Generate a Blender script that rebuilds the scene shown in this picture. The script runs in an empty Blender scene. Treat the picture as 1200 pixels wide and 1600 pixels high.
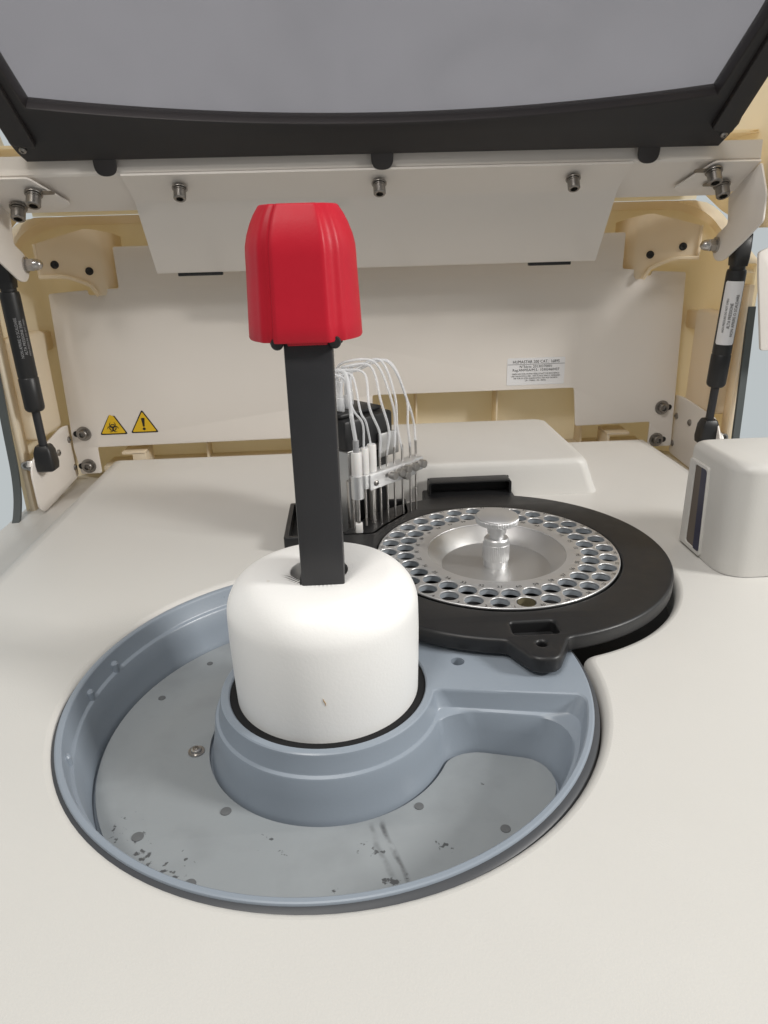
import bpy, bmesh, math, random
from mathutils import Matrix, Vector
random.seed(7)
S = bpy.context.scene
COL = S.collection
R = math.radians
PI = math.pi

# ------------------------------------------------------------------ camera, world, lamps
cam_d = bpy.data.cameras.new('camera')
cam = bpy.data.objects.new('camera', cam_d)
COL.objects.link(cam)
cam_d.sensor_fit = 'HORIZONTAL'
cam_d.sensor_width = 36.0
cam_d.lens = 33.0
cam_d.clip_start = 0.01
cam_d.clip_end = 60.0
cam.matrix_world = Matrix(((0.9982, 0.0439, -0.0406, 0.0),
                           (-0.0538, 0.3648, -0.9295, 0.0),
                           (-0.0260, 0.9301, 0.3665, 0.2657),
                           (0, 0, 0, 1)))
# exact orthonormal version of the same attitude: yaw 2.5, pitch 21.5 down, roll -1.6
yaw, pit, rol = R(2.5), R(21.5), R(-1.6)
fw = Vector((math.sin(yaw)*math.cos(pit), math.cos(yaw)*math.cos(pit), -math.sin(pit)))
rt = Vector((math.cos(yaw), -math.sin(yaw), 0))
up = rt.cross(fw)
r2 = math.cos(rol)*rt + math.sin(rol)*up
u2 = -math.sin(rol)*rt + math.cos(rol)*up
cam.matrix_world = Matrix(((r2.x, u2.x, -fw.x, 0), (r2.y, u2.y, -fw.y, 0), (r2.z, u2.z, -fw.z, 0.2657), (0, 0, 0, 1)))
S.camera = cam

W = bpy.data.worlds.new('World')
S.world = W
W.use_nodes = True
wn = W.node_tree
bg = wn.nodes['Background']
wtc = wn.nodes.new('ShaderNodeTexCoord')
wsp = wn.nodes.new('ShaderNodeSeparateXYZ')
wn.links.new(wtc.outputs['Generated'], wsp.inputs[0])
wmr = wn.nodes.new('ShaderNodeMapRange')          # room: pale wall behind the machine, dimmer room behind the viewer
wmr.inputs['From Min'].default_value = -0.35
wmr.inputs['From Max'].default_value = 0.55
wn.links.new(wsp.outputs['Y'], wmr.inputs['Value'])
wmx = wn.nodes.new('ShaderNodeMix')
wmx.data_type = 'RGBA'
wmx.inputs['A'].default_value = (0.26, 0.265, 0.26, 1)
wmx.inputs['B'].default_value = (0.52, 0.56, 0.57, 1)
wn.links.new(wmr.outputs['Result'], wmx.inputs['Factor'])
wn.links.new(wmx.outputs['Result'], bg.inputs['Color'])
bg.inputs['Strength'].default_value = 0.95


def area(name, loc, target, sx, sy, power, col):
    d = bpy.data.lights.new(name, 'AREA')
    d.shape = 'RECTANGLE'
    d.size, d.size_y = sx, sy
    d.energy = power
    d.color = col
    o = bpy.data.objects.new(name, d)
    COL.objects.link(o)
    o.location = loc
    o.rotation_euler = (Vector(target) - Vector(loc)).to_track_quat('-Z', 'Y').to_euler()
    return o


area('ceiling_lamp', (-0.1, 0.10, 2.1), (0.0, 0.3, 0.0), 0.9, 0.5, 11.0, (1.0, 0.985, 0.95))
area('front_ceiling_lamp', (-0.50, -0.50, 1.60), (0.0, 0.6, 0.1), 0.32, 0.24, 11.5, (1.0, 0.955, 0.895))
area('window_light', (1.65, -0.12, 1.0), (0.0, 0.4, 0.05), 0.36, 0.36, 28.0, (1.0, 0.98, 0.94))
S.view_settings.view_transform = 'Standard'
S.view_settings.look = 'None'
S.view_settings.exposure = 0.0
S.view_settings.gamma = 1.0
S.render.engine = 'CYCLES'
S.cycles.max_bounces = 10
S.cycles.transparent_max_bounces = 16

# ------------------------------------------------------------------ materials
MATS = {}


def mat(name, rgb, rough=0.5, metal=0.0, var=0.04, nscale=9.0, bump=0.0, bscale=400.0, spec=0.5, coat=0.0, sss=0.0,
        rvar=0.08, speck=None):
    m = bpy.data.materials.new(name)
    m.use_nodes = True
    nt = m.node_tree
    b = nt.nodes['Principled BSDF']
    tc = nt.nodes.new('ShaderNodeTexCoord')
    n = nt.nodes.new('ShaderNodeTexNoise')
    n.inputs['Scale'].default_value = nscale
    n.inputs['Detail'].default_value = 6
    nt.links.new(tc.outputs['Object'], n.inputs['Vector'])
    mx = nt.nodes.new('ShaderNodeMix')
    mx.data_type = 'RGBA'
    nt.links.new(n.outputs['Fac'], mx.inputs['Factor'])
    mx.inputs['A'].default_value = tuple(max(0, c*(1-var)) for c in rgb) + (1,)
    mx.inputs['B'].default_value = tuple(min(1, c*(1+var)) for c in rgb) + (1,)
    out = mx.outputs['Result']
    if speck:
        col, sc, th, amt = speck
        s = nt.nodes.new('ShaderNodeTexNoise')
        s.inputs['Scale'].default_value = sc
        s.inputs['Detail'].default_value = 3
        nt.links.new(tc.outputs['Object'], s.inputs['Vector'])
        rp = nt.nodes.new('ShaderNodeMapRange')
        rp.inputs['From Min'].default_value = th
        rp.inputs['From Max'].default_value = th + 0.05
        rp.inputs['To Max'].default_value = amt
        nt.links.new(s.outputs['Fac'], rp.inputs['Value'])
        m2 = nt.nodes.new('ShaderNodeMix')
        m2.data_type = 'RGBA'
        nt.links.new(rp.outputs['Result'], m2.inputs['Factor'])
        nt.links.new(out, m2.inputs['A'])
        m2.inputs['B'].default_value = col + (1,)
        out = m2.outputs['Result']
    nt.links.new(out, b.inputs['Base Color'])
    b.inputs['Metallic'].default_value = metal
    b.inputs['Specular IOR Level'].default_value = spec
    b.inputs['Coat Weight'].default_value = coat
    if sss:
        b.inputs['Subsurface Weight'].default_value = sss
        b.inputs['Subsurface Radius'].default_value = (0.02, 0.012, 0.006)
        b.inputs['Subsurface Scale'].default_value = 0.3
    rr = nt.nodes.new('ShaderNodeMapRange')
    rr.inputs['To Min'].default_value = max(0.02, rough - rvar)
    rr.inputs['To Max'].default_value = min(1, rough + rvar)
    n2 = nt.nodes.new('ShaderNodeTexNoise')
    n2.inputs['Scale'].default_value = nscale*4
    n2.inputs['Detail'].default_value = 8
    nt.links.new(tc.outputs['Object'], n2.inputs['Vector'])
    nt.links.new(n2.outputs['Fac'], rr.inputs['Value'])
    nt.links.new(rr.outputs['Result'], b.inputs['Roughness'])
    if bump:
        n3 = nt.nodes.new('ShaderNodeTexNoise')
        n3.inputs['Scale'].default_value = bscale
        n3.inputs['Detail'].default_value = 3
        nt.links.new(tc.outputs['Object'], n3.inputs['Vector'])
        bp = nt.nodes.new('ShaderNodeBump')
        bp.inputs['Strength'].default_value = bump
        bp.inputs['Distance'].default_value = 0.001
        nt.links.new(n3.outputs['Fac'], bp.inputs['Height'])
        nt.links.new(bp.outputs['Normal'], b.inputs['Normal'])
    MATS[name] = m
    return m


M_DECK = mat('deck_plastic', (0.615, 0.602, 0.575), 0.42, rvar=0.14, var=0.035, nscale=6, bump=0.10, bscale=900, speck=((0.42, 0.39, 0.34), 95.0, 0.765, 0.35))
M_DOME = mat('dome_plastic', (0.91, 0.90, 0.885), 0.42, var=0.03, nscale=14, bump=0.10, bscale=520,
             speck=((0.55, 0.46, 0.33), 60.0, 0.74, 0.35))
M_CREAM = mat('cream_plastic', (0.92, 0.865, 0.735), 0.5, var=0.04, nscale=7)
nt = M_CREAM.node_tree
tl = nt.nodes.new('ShaderNodeBsdfTranslucent')
tl.inputs['Color'].default_value = (0.97, 0.82, 0.56, 1)
mxs = nt.nodes.new('ShaderNodeMixShader')
mxs.inputs['Fac'].default_value = 0.42
nt.links.new(nt.nodes['Principled BSDF'].outputs[0], mxs.inputs[1])
nt.links.new(tl.outputs[0], mxs.inputs[2])
nt.links.new(mxs.outputs[0], nt.nodes['Material Output'].inputs['Surface'])
M_SHEET = mat('painted_sheet_metal', (0.765, 0.72, 0.675), 0.42, var=0.025, nscale=8, bump=0.05, bscale=1200)
M_RED = mat('red_plastic', (0.49, 0.011, 0.027), 0.44, var=0.10, nscale=45, bump=0.05, bscale=700, spec=0.25)
M_BLACK = mat('black_satin_plastic', (0.013, 0.013, 0.014), 0.42, var=0.15, nscale=20, bump=0.06, bscale=1500)
M_POST = mat('anodised_black_column', (0.021, 0.021, 0.024), 0.45, var=0.15, nscale=30, bump=0.05, bscale=900,
             speck=((0.10, 0.10, 0.11), 330.0, 0.735, 0.5))
M_FELT = mat('black_foam_ring', (0.004, 0.004, 0.005), 0.9, var=0.2)
M_FRAME = mat('dark_lid_frame', (0.017, 0.0145, 0.0150), 0.45, var=0.2, nscale=12, bump=0.05, bscale=800)
M_TRAY = mat('grey_tray_plastic', (0.262, 0.301, 0.352), 0.34, var=0.06, nscale=10, bump=0.05, bscale=500,
             speck=((0.10, 0.11, 0.12), 55.0, 0.73, 0.5))
M_ALU = mat('satin_aluminium', (0.72, 0.72, 0.725), 0.44, metal=0.9, var=0.05, nscale=30, bump=0.04, bscale=1500)
M_ALUD = mat('brushed_aluminium', (0.55, 0.545, 0.54), 0.42, metal=0.85, var=0.08, nscale=30)
M_STEEL = mat('stainless_steel', (0.50, 0.48, 0.46), 0.30, metal=1.0, var=0.1, nscale=80)
M_BOLT = mat('nickel_bolt', (0.30, 0.285, 0.27), 0.38, metal=1.0, var=0.15, nscale=150)
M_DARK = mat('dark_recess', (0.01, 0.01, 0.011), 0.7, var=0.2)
M_BROWN = mat('dark_brown_underside', (0.020, 0.013, 0.010), 0.6, var=0.3, nscale=30)
M_CUP = mat('grey_well_plastic', (0.31, 0.34, 0.375), 0.35, var=0.15, nscale=120)
M_AMBER = mat('brown_sample_cup', (0.16, 0.14, 0.09), 0.25, var=0.6, nscale=240)
M_NYLON = mat('white_nylon', (0.70, 0.69, 0.68), 0.45, var=0.03, sss=0.1)
M_GASK = mat('grey_rubber_gasket', (0.075, 0.085, 0.085), 0.6, var=0.1)
M_BAND = mat('shaded_rim_grey', (0.050, 0.053, 0.060), 0.45, var=0.1)  # tray grey darkened: shade in the gap round the tub is put into the colour
M_INK = mat('black_ink', (0.012, 0.012, 0.012), 0.6, var=0.05)
M_WHITE = mat('white_label_paper', (0.74, 0.74, 0.76), 0.4, var=0.02)
M_YEL = mat('yellow_sticker', (0.72, 0.46, 0.015), 0.42, var=0.05, nscale=60)
M_INKW = mat('pale_print', (0.30, 0.30, 0.31), 0.5, var=0.3, nscale=600)
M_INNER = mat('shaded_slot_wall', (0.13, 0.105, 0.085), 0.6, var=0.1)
M_BLUE = mat('dark_blue_lens', (0.008, 0.009, 0.045), 0.45, var=0.1)
M_TUBE = mat('translucent_tubing', (0.90, 0.91, 0.93), 0.22, var=0.03)
b = M_TUBE.node_tree.nodes['Principled BSDF']
b.inputs['Transmission Weight'].default_value = 0.30
b.inputs['IOR'].default_value = 1.2
b.inputs['Alpha'].default_value = 0.66

# smoked acrylic pane of the lid: partly clear, partly grey
M_PANE = bpy.data.materials.new('smoked_acrylic')
M_PANE.use_nodes = True
nt = M_PANE.node_tree
b = nt.nodes['Principled BSDF']
tc = nt.nodes.new('ShaderNodeTexCoord')
n = nt.nodes.new('ShaderNodeTexNoise')
n.inputs['Scale'].default_value = 9
n.inputs['Detail'].default_value = 5
nt.links.new(tc.outputs['Object'], n.inputs['Vector'])
rp = nt.nodes.new('ShaderNodeValToRGB')
rp.color_ramp.elements[0].position = 0.35
rp.color_ramp.elements[0].color = (0.185, 0.180, 0.188, 1)
rp.color_ramp.elements[1].position = 0.75
rp.color_ramp.elements[1].color = (0.225, 0.222, 0.228, 1)
nt.links.new(n.outputs['Fac'], rp.inputs['Fac'])
nt.links.new(rp.outputs['Color'], b.inputs['Base Color'])
b.inputs['Roughness'].default_value = 0.16
b.inputs['Specular IOR Level'].default_value = 0.25
tr = nt.nodes.new('ShaderNodeBsdfTransparent')
tr.inputs['Color'].default_value = (0.94, 0.90, 0.92, 1)
mxs = nt.nodes.new('ShaderNodeMixShader')
sm = nt.nodes.new('ShaderNodeTexNoise')          # wiped smears: patches that are hazier
sm.inputs['Scale'].default_value = 5
sm.inputs['Detail'].default_value = 7
sm.inputs['Distortion'].default_value = 1.6
nt.links.new(tc.outputs['Object'], sm.inputs['Vector'])
sr = nt.nodes.new('ShaderNodeMapRange')
sr.inputs['From Min'].default_value = 0.35
sr.inputs['From Max'].default_value = 0.7
sr.inputs['To Min'].default_value = 0.285
sr.inputs['To Max'].default_value = 0.325
nt.links.new(sm.outputs['Fac'], sr.inputs['Value'])
nt.links.new(sr.outputs['Result'], mxs.inputs['Fac'])
nt.links.new(tr.outputs[0], mxs.inputs[1])
nt.links.new(b.outputs[0], mxs.inputs[2])
nt.links.new(mxs.outputs[0], nt.nodes['Material Output'].inputs['Surface'])


def floor_material():
    """Grey coated floor plate of the tray: dark drips and flecks, two long scuff streaks."""
    m = mat('stained_grey_plate', (0.280, 0.300, 0.314), 0.34, var=0.07, nscale=8, bump=0.05, bscale=700)
    nt = m.node_tree
    b = nt.nodes['Principled BSDF']
    base = b.inputs['Base Color'].links[0].from_socket
    tc = nt.nodes.new('ShaderNodeTexCoord')
    sep = nt.nodes.new('ShaderNodeSeparateXYZ')
    nt.links.new(tc.outputs['Object'], sep.inputs[0])

    def math_(op, a, c=None):
        nd = nt.nodes.new('ShaderNodeMath')
        nd.operation = op
        for i, v in enumerate((a, c)):
            if v is None:
                continue
            if isinstance(v, (int, float)):
                nd.inputs[i].default_value = v
            else:
                nt.links.new(v, nd.inputs[i])
        return nd.outputs[0]

    def noise(scale, detail=4):
        nd = nt.nodes.new('ShaderNodeTexNoise')
        nd.inputs['Scale'].default_value = scale
        nd.inputs['Detail'].default_value = detail
        nt.links.new(tc.outputs['Object'], nd.inputs['Vector'])
        return nd.outputs['Fac']

    def ramp(v, lo, hi):
        nd = nt.nodes.new('ShaderNodeMapRange')
        nd.inputs['From Min'].default_value = lo
        nd.inputs['From Max'].default_value = hi
        nt.links.new(v, nd.inputs['Value'])
        return nd.outputs[0]
    # flecks, more of them towards the front of the plate
    spot = None
    for cx, cy, rad in ((-0.113, -0.071, 0.015), (-0.086, -0.104, 0.020), (-0.072, -0.116, 0.013), (-0.100, -0.088, 0.010), (-0.032, -0.083, 0.008),
                        (-0.024, -0.098, 0.007), (0.024, -0.096, 0.010), (0.034, -0.118, 0.009), (0.060, -0.099, 0.007), (0.004, -0.126, 0.009), (0.093, -0.052, 0.006)):
        dx = math_('SUBTRACT', sep.outputs['X'], cx)
        dy = math_('SUBTRACT', sep.outputs['Y'], cy)
        dd = math_('SQRT', math_('ADD', math_('MULTIPLY', dx, dx), math_('MULTIPLY', dy, dy)))
        k = ramp(dd, rad, rad*0.25)
        spot = k if spot is None else math_('MAXIMUM', spot, k)
    # stain where fine noise plus the local soiling passes a threshold
    f1 = ramp(math_('ADD', noise(230, 4), math_('MULTIPLY', spot, 0.11)), 0.66, 0.72)
    f1 = math_('MULTIPLY', math_('MULTIPLY', f1, ramp(spot, 0.02, 0.2)), 0.95)
    grime = math_('MULTIPLY', ramp(noise(34, 5), 0.50, 0.80), 0.16)
    f1 = math_('MAXIMUM', f1, grime)
    rare = math_('MULTIPLY', ramp(noise(300, 1), 0.80, 0.82), 0.8)
    f1 = math_('MAXIMUM', f1, rare)
    # streaks: thin bands running outwards near x = +0.032 (object space, origin on the tray axis)
    line = math_('ADD', sep.outputs['X'], math_('MULTIPLY', sep.outputs['Y'], 0.27))
    wob = math_('ADD', line, math_('MULTIPLY', math_('SUBTRACT', noise(60), 0.5), 0.006))
    s1 = ramp(math_('ABSOLUTE', math_('SUBTRACT', wob, 0.0085)), 0.0022, 0.0004)
    s2 = ramp(math_('ABSOLUTE', math_('SUBTRACT', wob, 0.0015)), 0.0024, 0.0005)
    st = math_('MAXIMUM', s1, math_('MULTIPLY', s2, 0.5))
    st = math_('MULTIPLY', math_('MULTIPLY', st, ramp(sep.outputs['Y'], -0.074, -0.082)), ramp(noise(120), 0.33, 0.62))
    tot = math_('MINIMUM', math_('ADD', f1, math_('MULTIPLY', st, 0.7)), 0.85)
    mx = nt.nodes.new('ShaderNodeMix')
    mx.data_type = 'RGBA'
    nt.links.new(tot, mx.inputs['Factor'])
    nt.links.new(base, mx.inputs['A'])
    mx.inputs['B'].default_value = (0.045, 0.045, 0.048, 1)
    nt.links.new(mx.outputs['Result'], b.inputs['Base Color'])
    return m


M_FLOOR = floor_material()

# ------------------------------------------------------------------ helpers


def world_origin(o):
    v = Vector((0, 0, 0))
    while o:
        v += o.location
        o = o.parent
    return v


class Shape:
    """Collects pieces (in world metres) into one mesh object."""

    def __init__(self):
        self.bm = bmesh.new()

    def mesh(self, me, M=Matrix()):
        k = len(self.bm.verts)
        nf = len(self.bm.faces)
        self.bm.from_mesh(me)
        self.bm.verts.ensure_lookup_table()
        for v in self.bm.verts[k:]:
            v.co = M @ v.co
        if M.determinant() < 0:
            self.bm.faces.ensure_lookup_table()
            bmesh.ops.reverse_faces(self.bm, faces=self.bm.faces[nf:])
        return self

    def loops(self, loops, cap0=False, cap1=False, closed=True):
        """Skin a list of equally long point loops."""
        vs = [[self.bm.verts.new(p) for p in lp] for lp in loops]
        n = len(vs[0])
        for a, c in zip(vs, vs[1:]):
            for i in range(n if closed else n-1):
                j = (i+1) % n
                try:
                    self.bm.faces.new((a[i], a[j], c[j], c[i]))
                except ValueError:
                    pass
        if cap0:
            self.bm.faces.new(list(reversed(vs[0])))
        if cap1:
            self.bm.faces.new(vs[-1])
        return self

    def lathe(self, prof, c=(0, 0, 0), M=None, seg=64, mod=None, cap0=False, cap1=False):
        lps = []
        for r, z in prof:
            lp = []
            for i in range(seg):
                a = 2*PI*i/seg
                k = mod(a, z) if mod else 1.0
                p = Vector((r*k*math.cos(a), r*k*math.sin(a), z))
                lp.append((M @ p) if M else p + Vector(c))
            lps.append(lp)
        return self.loops(lps, cap0, cap1)

    def box(self, x0, x1, y0, y1, z0, z1, bev=0.0, M=None, seg=2):
        t = bmesh.new()
        bmesh.ops.create_cube(t, size=1)
        for v in t.verts:
            v.co = Vector((x0+(v.co.x+.5)*(x1-x0), y0+(v.co.y+.5)*(y1-y0), z0+(v.co.z+.5)*(z1-z0)))
        if bev:
            bmesh.ops.bevel(t, geom=t.edges[:], offset=bev, segments=seg, affect='EDGES', profile=0.5)
        me = bpy.data.meshes.new('tmp')
        t.to_mesh(me)
        t.free()
        self.mesh(me, M or Matrix())
        bpy.data.meshes.remove(me)
        return self

    def fill(self, loops, z0, z1, bev=0.0, M=None, bseg=2):
        """Flat plate with holes: first loop outline, further loops holes; between z0 and z1, edges rounded."""
        cu = bpy.data.curves.new('tmp', 'CURVE')
        cu.dimensions = '2D'
        cu.fill_mode = 'BOTH'
        for lp in loops:
            sp = cu.splines.new('POLY')
            sp.points.add(len(lp)-1)
            for q, p in zip(sp.points, lp):
                q.co = (p[0], p[1], 0, 1)
            sp.use_cyclic_u = True
        cu.extrude = max(1e-6, abs(z1-z0)/2 - bev)
        cu.bevel_depth = bev
        cu.bevel_resolution = bseg
        cu.offset = -bev
        o = bpy.data.objects.new('tmp', cu)
        COL.objects.link(o)
        dg = bpy.context.evaluated_depsgraph_get()
        me = bpy.data.meshes.new_from_object(o.evaluated_get(dg))
        T = Matrix.Translation((0, 0, (z0+z1)/2))
        self.mesh(me, (M @ T) if M else T)
        bpy.data.objects.remove(o)
        bpy.data.curves.remove(cu)
        bpy.data.meshes.remove(me)
        return self

    def tube(self, pts, r, seg=10, closed=False):
        pts = [Vector(p) for p in pts]
        n = len(pts)
        lps = []
        nrm = None
        for i, p in enumerate(pts):
            t = (pts[min(i+1, n-1)] - pts[max(i-1, 0)]).normalized()
            if nrm is None:
                nrm = t.orthogonal().normalized()
            nrm = (nrm - t*nrm.dot(t)).normalized()
            bn = t.cross(nrm)
            rr = r[i] if isinstance(r, (list, tuple)) else r
            lps.append([p + rr*(math.cos(2*PI*k/seg)*nrm + math.sin(2*PI*k/seg)*bn) for k in range(seg)])
        return self.loops(lps, True, True)

    def text(self, s, size, M, extrude=0.0, align='CENTER', wrap=None, sx=1.0):
        cu = bpy.data.curves.new('tmp', 'FONT')
        cu.body = s
        cu.size = size
        cu.align_x = align
        cu.align_y = 'CENTER'
        cu.resolution_u = 2
        cu.extrude = extrude
        o = bpy.data.objects.new('tmp', cu)
        COL.objects.link(o)
        dg = bpy.context.evaluated_depsgraph_get()
        me = bpy.data.meshes.new_from_object(o.evaluated_get(dg))
        for v in me.vertices:
            v.co.x *= sx
        if wrap:
            for v in me.vertices:
                v.co = wrap(v.co)
            self.mesh(me)
        else:
            self.mesh(me, M)
        bpy.data.objects.remove(o)
        bpy.data.curves.remove(cu)
        bpy.data.meshes.remove(me)
        return self

    def data(self, name, m, angle=32, merge=True, origin=Vector((0, 0, 0))):
        if merge:
            bmesh.ops.remove_doubles(self.bm, verts=self.bm.verts[:], dist=1e-6)
        bmesh.ops.recalc_face_normals(self.bm, faces=self.bm.faces[:])
        for v in self.bm.verts:
            v.co -= origin
        me = bpy.data.meshes.new(name)
        self.bm.to_mesh(me)
        self.bm.free()
        me.materials.append(m)
        for p in me.polygons:
            p.use_smooth = True
        me.set_sharp_from_angle(angle=R(angle))
        return me

    def build(self, name, m, parent=None, angle=32, at=None):
        po = world_origin(parent) if parent else Vector((0, 0, 0))
        org = Vector(at) if at else po
        o = bpy.data.objects.new(name, self.data(name, m, angle, origin=org))
        COL.objects.link(o)
        if parent:
            o.parent = parent
        o.location = org - po
        return o


def thing(name, label, cat, loc, group=None):
    o = bpy.data.objects.new(name, None)
    o.empty_display_size = 0.02
    COL.objects.link(o)
    o.location = loc
    o['label'] = label
    o['category'] = cat
    if group:
        o['group'] = group
    return o


def put(me, name, parent, M, label=None):
    """A piece of shared mesh data placed at world matrix M under parent."""
    o = bpy.data.objects.new(name, me)
    COL.objects.link(o)
    o.parent = parent
    o.matrix_local = Matrix.Translation(-world_origin(parent)) @ M
    if label:
        o['label'] = label
    return o


def circ(cx, cy, r, n=64, a0=0.0):
    return [(cx + r*math.cos(a0+2*PI*i/n), cy + r*math.sin(a0+2*PI*i/n)) for i in range(n)]


def rrect(x0, x1, y0, y1, r, n=6):
    out = []
    for cx, cy, a in ((x1-r, y1-r, 0), (x0+r, y1-r, PI/2), (x0+r, y0+r, PI), (x1-r, y0+r, 1.5*PI)):
        for i in range(n+1):
            t = a + PI/2*i/n
            out.append((cx+r*math.cos(t), cy+r*math.sin(t)))
    return out


def rounded(poly, r, n=5):
    """Round the corners of a polygon; r may be one number or one per corner."""
    out = []
    m = len(poly)
    for i in range(m):
        p = Vector(poly[i]).to_2d()
        a = Vector(poly[i-1]).to_2d() - p
        c = Vector(poly[(i+1) % m]).to_2d() - p
        rr = r[i] if isinstance(r, (list, tuple)) else r
        if rr <= 0:
            out.append(tuple(p))
            continue
        d = min(rr, a.length*0.49, c.length*0.49)
        A, C = p + a.normalized()*d, p + c.normalized()*d
        for k in range(n+1):
            t = k/n
            out.append(tuple((1-t)**2*A + 2*t*(1-t)*p + t*t*C))
    return out


def axis_matrix(loc, zdir, roll=0.0):
    z = Vector(zdir).normalized()
    q = z.to_track_quat('Z', 'Y')
    return Matrix.Translation(loc) @ q.to_matrix().to_4x4() @ Matrix.Rotation(roll, 4, 'Z')


def frame_matrix(o, ex, ey):
    """Local x -> ex, y -> ey, z -> ex x ey, origin o."""
    ex, ey = Vector(ex).normalized(), Vector(ey).normalized()
    ez = ex.cross(ey)
    return Matrix(((ex.x, ey.x, ez.x, o[0]), (ex.y, ey.y, ez.y, o[1]), (ex.z, ey.z, ez.z, o[2]), (0, 0, 0, 1)))


# planes: YZ sheets (u = y, v = z, thickness along +x) and XZ sheets (u = x, v = z, thickness towards -y)
def yz(x):
    return Matrix(((0, 0, 1, x), (1, 0, 0, 0), (0, 1, 0, 0), (0, 0, 0, 1)))


def xz(y):
    return Matrix(((1, 0, 0, 0), (0, 0, -1, y), (0, 1, 0, 0), (0, 0, 0, 1)))


XM = 0.0375                       # mid plane of the machine
AX, AY = -0.022, 0.381            # axis of the grey reagent tray
BX, BY = 0.1170, 0.5350           # axis of the sample rotor

# ------------------------------------------------------------------ shared hardware
bolt_me = (Shape()
           .lathe([(0.0, -0.004), (0.0042, -0.004), (0.0042, 0.0035)], seg=20)
           .lathe([(0.0042, 0.0025), (0.0088, 0.0025), (0.0090, 0.0030), (0.0088, 0.0042), (0.006, 0.0042)], seg=32)
           .lathe([(0.0058, 0.0042), (0.0072, 0.0046), (0.0072, 0.0062), (0.0068, 0.0064)], seg=28)
           .lathe([(0.0062, 0.0064), (0.0072, 0.0070), (0.0072, 0.0158), (0.0064, 0.0168), (0.0042, 0.0168)], seg=32)
           .lathe([(0.0042, 0.0168), (0.0041, 0.0105), (0.0, 0.0095)], seg=6)).data('bolt', M_BOLT)
flatbolt_me = (Shape()
               .lathe([(0.0, 0.0), (0.0098, 0.0), (0.0100, 0.0006), (0.0096, 0.0016), (0.006, 0.0016)], seg=32)
               .lathe([(0.0058, 0.0016), (0.0062, 0.0022), (0.0062, 0.0072), (0.0054, 0.0082), (0.0036, 0.0082)], seg=28)
               .lathe([(0.0036, 0.0082), (0.0035, 0.0040), (0.0, 0.0032)], seg=6)).data('bolt', M_BOLT)
nut_me = (Shape()
          .lathe([(0.0, 0.0), (0.0088, 0.0), (0.0088, 0.0016), (0.005, 0.0016)], seg=28)
          .lathe([(0.0070, 0.0016), (0.0074, 0.0026), (0.0074, 0.0095), (0.0066, 0.0105)], seg=6)
          .lathe([(0.0064, 0.0100), (0.0060, 0.0135), (0.0045, 0.0168), (0.0022, 0.0186), (0.0, 0.019)], seg=24)
          ).data('acorn_nut', M_STEEL)
rivet_me = (Shape().lathe([(0.0045, 0.0), (0.0043, 0.0012), (0.0030, 0.0024), (0.0014, 0.0028)], seg=20)
            .lathe([(0.0014, 0.0028), (0.0013, 0.0016), (0.0, 0.0014)], seg=6)).data('screw', M_BOLT)

dark_screw = (Shape().lathe([(0.0046, 0.0), (0.0044, 0.0010), (0.0030, 0.0014), (0.0012, 0.0002), (0.0, 0.0)], seg=20)).data('screw', M_INK)

# ------------------------------------------------------------------ worktop
DECK = thing('instrument_deck', 'off-white moulded worktop of the instrument with a round well cut in it', 'worktop', (XM, 0.4, 0))


def well_outline(inset, n=90):
    """Union of the tray well and the rotor well, offset inwards by inset (corner eased)."""
    ax, ay, ra = AX+0.0036, AY+0.0040, 0.1722-inset
    bx, by, rb = BX+0.002, BY, 0.1465-inset
    d = math.hypot(bx-ax, by-ay)
    al = math.acos((ra*ra + d*d - rb*rb)/(2*ra*d))
    be = math.acos((rb*rb + d*d - ra*ra)/(2*rb*d))
    dirab = math.atan2(by-ay, bx-ax)
    e = 0.045
    A = [(ax+ra*math.cos(t), ay+ra*math.sin(t)) for t in
         [dirab+al+e + (2*PI-2*al-2*e)*i/(n-1) for i in range(n)]]
    B = [(bx+rb*math.cos(t), by+rb*math.sin(t)) for t in
         [dirab+PI+be+e + (2*PI-2*be-2*e)*i/(n-1) for i in range(n)]]

    def ease(p, q, c):
        return [tuple((1-t)**2*Vector(p) + 2*t*(1-t)*Vector(c) + t*t*Vector(q)) for t in (0.2, 0.4, 0.6, 0.8)]
    x1 = (ax+ra*math.cos(dirab-al), ay+ra*math.sin(dirab-al))
    x2 = (ax+ra*math.cos(dirab+al), ay+ra*math.sin(dirab+al))
    return A + ease(A[-1], B[0], x1) + B + ease(B[-1], A[0], x2)


dk = Shape()
top = [(XM-0.338, -0.25), (XM+0.345, -0.25), (XM+0.345, 0.895), (XM-0.338, 0.895)]
dk.fill([top, well_outline(0.0)], -0.0002, 0.0)
dk.loops([[(x, y, z) for x, y in well_outline(i)] for i, z in
          ((0.0, 0.0), (0.0016, -0.0003), (0.0032, -0.0012), (0.0046, -0.0028), (0.0056, -0.005), (0.006, -0.009), (0.006, -0.030))])
# the flanks roll over softly, fall to the gutters, and run out to the side walls
fl = []
for k, (d, z) in enumerate(((0.0, 0.0), (0.006, -0.0006), (0.012, -0.003), (0.052, -0.038), (0.060, -0.043), (0.115, -0.045))):
    fl.append([(XM-0.338-d, -0.25, z), (XM-0.338-d, 0.895+d*0.9, z), (XM+0.345+d, 0.895+d*0.9, z), (XM+0.345+d, -0.25, z)])
dk.loops(fl, closed=False)
dk.build('deck_plate', M_DECK, DECK)
Shape().box(-0.24, 0.33, 0.15, 0.75, -0.075, -0.07).build('base_plate', M_BROWN, DECK)

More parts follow.
